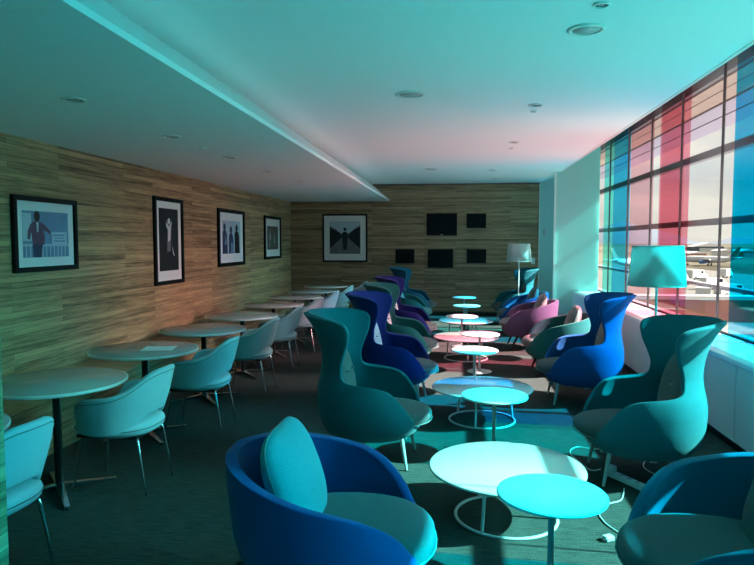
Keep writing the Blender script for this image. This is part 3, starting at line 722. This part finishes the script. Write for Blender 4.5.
# ------------------------------------------------------------------ outside
ZG = -9.
gd = struct('ground', MB().box(2.9, 6000, -3000, 6000, ZG-1, ZG), M['ground'])
struct('ground_apron', MB().box(3.2, 95, -60, 330, ZG, ZG+.02), M['apron'])
hv = []; hf = []; nh = 60
for i in range(nh+1):
    t = i/nh; a = math.radians(5+80*t); R_ = 4200; x, y = R_*math.cos(PI/2-a+PI*0), R_*math.sin(PI/2-a)
    hgt = 70+50*math.sin(i*.35)+30*math.sin(i*.9+1)+18*math.sin(i*2.1)
    hv += [(x*.9, y*.9, ZG), (x, y, ZG+max(hgt, 12)), (x*1.15, y*1.15, ZG)]
for i in range(nh):
    for k in range(2): hf.append((i*3+k, i*3+k+1, i*3+k+4, i*3+k+3))
struct('ground_hills', MB().add(hv, hf, True), M['hill'])
# planes, sheds and vehicles on the airfield, placed by bearing (px of a sight line) and distance
def van(x, y, rz, s, mat, label, cat='van', L=4.6):
    e = empty('service_van' if cat == 'van' else 'baggage_truck', (x, y, ZG+.02), rz); tag(e, label, cat, 'airport service vehicles'); e.scale = (s, s, s)
    prof = [(-L/2, .45), (L/2, .45), (L/2, 1.1), (L/2-.8, 1.3), (L/2-1.3, 2.1), (-L/2, 2.15)]
    MB().poly([(a, -.95, b_) for a, b_ in prof], (0, 1.9, 0)).build('body', mat, e)
    MB().box(L/2-2.1, L/2-1.35, -.965, .965, 1.35, 1.95).build('cab_window', M['screen'], e)
    for sx in (-1, 1):
        for sy in (-1, 1):
            w = MB(); w.tube([(sx*L*.3, sy*.98, .38), (sx*L*.3, sy*.75, .38)], .38, 16); w.build('wheel', M['tyre'], e)
for i, (d, t, rz, mat, lab) in enumerate([
  (165, .335, .3, M['veh_white'], 'white service van far out on the airfield left of the row'), (150, .385, .3, M['veh_white'], 'white service van on the airfield near the glass joint'),
  (118, .37, 1.2, M['veh_white'], 'white service van closer on the apron in the clear pane'), (128, .41, .2, M['veh_white'], 'white service van seen through the blue glass'),
  (95, .40, .1, M['veh_brown'], 'brown service van on the near apron'), (100, .352, .6, M['veh_blue'], 'blue service van on the near apron'),
  (190, .36, .5, M['veh_white'], 'small white van at the far edge of the apron'), (200, .40, .9, M['veh_white'], 'farthest white van on the airfield')]):
    van(d*t, d, rz, 1.25, mat, lab)
def shed(d, t, w, l, h, mat, label):
    e = empty('hangar', (d*t, d, ZG)); tag(e, label, 'building', 'airfield buildings')
    MB().box(-w/2, w/2, -l/2, l/2, 0, h).build('walls', mat, e)
    MB().poly([(-w/2-.5, -l/2-.5, h), (w/2+.5, -l/2-.5, h), (0, -l/2-.5, h+w*.13)], (0, l+1, 0)).build('roof', M['veh_white'], e)
    MB().box(-w*.3, w*.3, -l/2-.12, -l/2, 0, h*.75).build('door', M['leg_paint'], e)
shed(400, .352, 9, 20, 4, M['veh_brown'], 'brown walled hangar far out on the airfield')
shed(360, .395, 7, 12, 6, M['veh_white'], 'white hangar far out on the airfield near the glass joint')
shed(700, .37, 30, 20, 6, M['hill'], 'long grey building on the horizon')
shed(480, .425, 14, 20, 4, M['veh_brown'], 'brown hangar seen through the blue glass')
def plane(d, t, rz, s, label):
    e = empty('airliner', (d*t, d, ZG), rz); e.scale = (s, s, s); tag(e, label, 'airplane', 'parked airliners')
    pr = [(0.02, -16), (.8, -14), (1.6, -9), (1.9, -4), (1.9, 9), (1.7, 12), (1.1, 14.5), (.02, 16)]
    m_ = MB(); m_.tube([(z, 0, 3.6+(.9 if z < -12 else 0)) for r, z in pr], [r for r, z in pr], 20); m_.build('fuselage', M['veh_white'], e)
    for sy in (-1, 1):
        MB().poly([(3, sy*1, 3.0), (-2, sy*1, 3.0), (-6.5, sy*15, 3.9), (-4.8, sy*15, 3.9)], (0, 0, .35)).build('wing', M['veh_white'], e)
        MB().poly([(-12, sy*.5, 4.6), (-14.5, sy*.5, 4.6), (-16, sy*5.5, 4.9), (-15, sy*5.5, 4.9)], (0, 0, .2)).build('tailplane', M['veh_white'], e)
        MB().tube([(2.5, sy*5, 2.1), (1.5, sy*5, 2.1), (-1.5, sy*5, 2.1)], [.9, 1.0, .6], 16).build('engine', M['veh_blue'], e)
    MB().poly([(-11, -.15, 5), (-15, -.15, 5), (-17, -.15, 10.5), (-15.2, -.15, 10.5)], (0, .3, 0)).build('tail_fin', M['veh_brown'], e)
    g = MB(); g.tube([(11, 0, 2.2), (11, 0, .4)], .15, 8).tube([(-1, 2.3, 3), (-1, 2.3, .5)], .2, 8).tube([(-1, -2.3, 3), (-1, -2.3, .5)], .2, 8)
    for a, b_ in ((11, 0), (-1, 2.3), (-1, -2.3)): g.tube([(a, b_-.3, .5), (a, b_+.3, .5)], .5, 14)
    g.build('landing_gear', M['tyre'], e)
plane(300, .375, 2.4, .8, 'white airliner parked beyond the apron vans')
plane(260, .27, .6, .8, 'white airliner seen through the pink glass')
rf = empty('reflector_roof', (7, 5, -.9)); tag(rf, 'pale sheet metal roof added outside the windows to reflect sun onto the ceiling', 'roof')  # added reflector, throws sunlight up through the panes onto the ceiling
MB().box(-4.2, 4.4, -16, 14, -.3, 0).build('reflector_sheet', M['roof_reflector'], rf)
MB().box(4.4, 4.6, -16, 14, -.3, .12).build('roof_edge', M['veh_white'], rf)
# low white roofed walkway outside
wk = empty('walkway', (0, 0, ZG)); tag(wk, 'low white roofed walkway crossing the apron outside the windows', 'walkway')
MB().box(14, 60, 88, 90.5, 3.0, 3.5).build('roof', M['veh_white'], wk)
MB().box(14.2, 59.8, 88.3, 88.4, 0, 3.0).build('wall', M['veh_brown'], wk)

# ------------------------------------------------------------------ light
SUN_EL = math.radians(35.5)
su = bpy.data.lights.new('sun', 'SUN'); su.energy = 32; su.angle = math.radians(.55); su.color = (1, .96, .92)
so = bpy.data.objects.new('sun', su); COL.objects.link(so)
d = Vector((-math.cos(SUN_EL), .05*math.cos(SUN_EL), -math.sin(SUN_EL)))
so.rotation_euler = d.to_track_quat('-Z', 'Y').to_euler()
w = bpy.data.worlds.new('sky'); S.world = w; w.use_nodes = True; nt = w.node_tree
for n in list(nt.nodes): nt.nodes.remove(n)
out = N(nt, 'ShaderNodeOutputWorld'); bg = N(nt, 'ShaderNodeBackground'); tc = N(nt, 'ShaderNodeTexCoord')
sp = N(nt, 'ShaderNodeSeparateXYZ'); nt.links.new(tc.outputs['Generated'], sp.inputs[0])
rp = N(nt, 'ShaderNodeValToRGB'); e = rp.color_ramp.elements
e[0].position = .0; e[0].color = (.72, .68, .58, 1); e[1].position = .6; e[1].color = (.45, .60, .80, 1)
x = e.new(.10); x.color = (.74, .78, .78, 1); x = e.new(.3); x.color = (.62, .72, .80, 1)
nt.links.new(sp.outputs['Z'], rp.inputs[0])
mp = N(nt, 'ShaderNodeMapping'); mp.inputs['Scale'].default_value = (2, 2, 9); nt.links.new(tc.outputs['Generated'], mp.inputs[0])
no = N(nt, 'ShaderNodeTexNoise'); no.inputs['Scale'].default_value = 2.2; no.inputs['Detail'].default_value = 6; nt.links.new(mp.outputs[0], no.inputs['Vector'])
r2 = N(nt, 'ShaderNodeValToRGB'); r2.color_ramp.elements[0].position = .42; r2.color_ramp.elements[1].position = .62
nt.links.new(no.outputs['Fac'], r2.inputs[0])
mx = N(nt, 'ShaderNodeMixRGB'); nt.links.new(r2.outputs[0], mx.inputs[0]); nt.links.new(rp.outputs[0], mx.inputs[1]); mx.inputs[2].default_value = (.95, .92, .84, 1)
# strong sky glow added low under the sun to light the left chairs
vd = N(nt, 'ShaderNodeVectorMath', operation='DOT_PRODUCT'); nt.links.new(tc.outputs['Generated'], vd.inputs[0])
GE = math.radians(20); vd.inputs[1].default_value = (math.cos(GE), 0, math.sin(GE))
mx0 = N(nt, 'ShaderNodeMath', operation='MAXIMUM'); mx0.inputs[1].default_value = 0; nt.links.new(vd.outputs['Value'], mx0.inputs[0])
pw = N(nt, 'ShaderNodeMath', operation='POWER'); pw.inputs[1].default_value = 60; nt.links.new(mx0.outputs[0], pw.inputs[0])
gs = N(nt, 'ShaderNodeMath', operation='MULTIPLY_ADD'); gs.inputs[1].default_value = 62; gs.inputs[2].default_value = 1; nt.links.new(pw.outputs[0], gs.inputs[0])
nt.links.new(gs.outputs[0], bg.inputs[1])
nt.links.new(mx.outputs[0], bg.inputs[0]); bg.inputs[1].default_value = 1.0; nt.links.new(bg.outputs[0], out.inputs[0])

# ------------------------------------------------------------------ camera
cam = bpy.data.cameras.new('camera'); co = bpy.data.objects.new('camera', cam); COL.objects.link(co)
cam.sensor_width = 36; cam.lens = 631/754*36; cam.clip_end = 10000; cam.clip_start = .05
co.location = (0, 0, 1.65)
yaw = math.radians(7.1217); pit = math.radians(3.6724)
co.rotation_euler = (PI/2-pit, 0, yaw)
S.camera = co
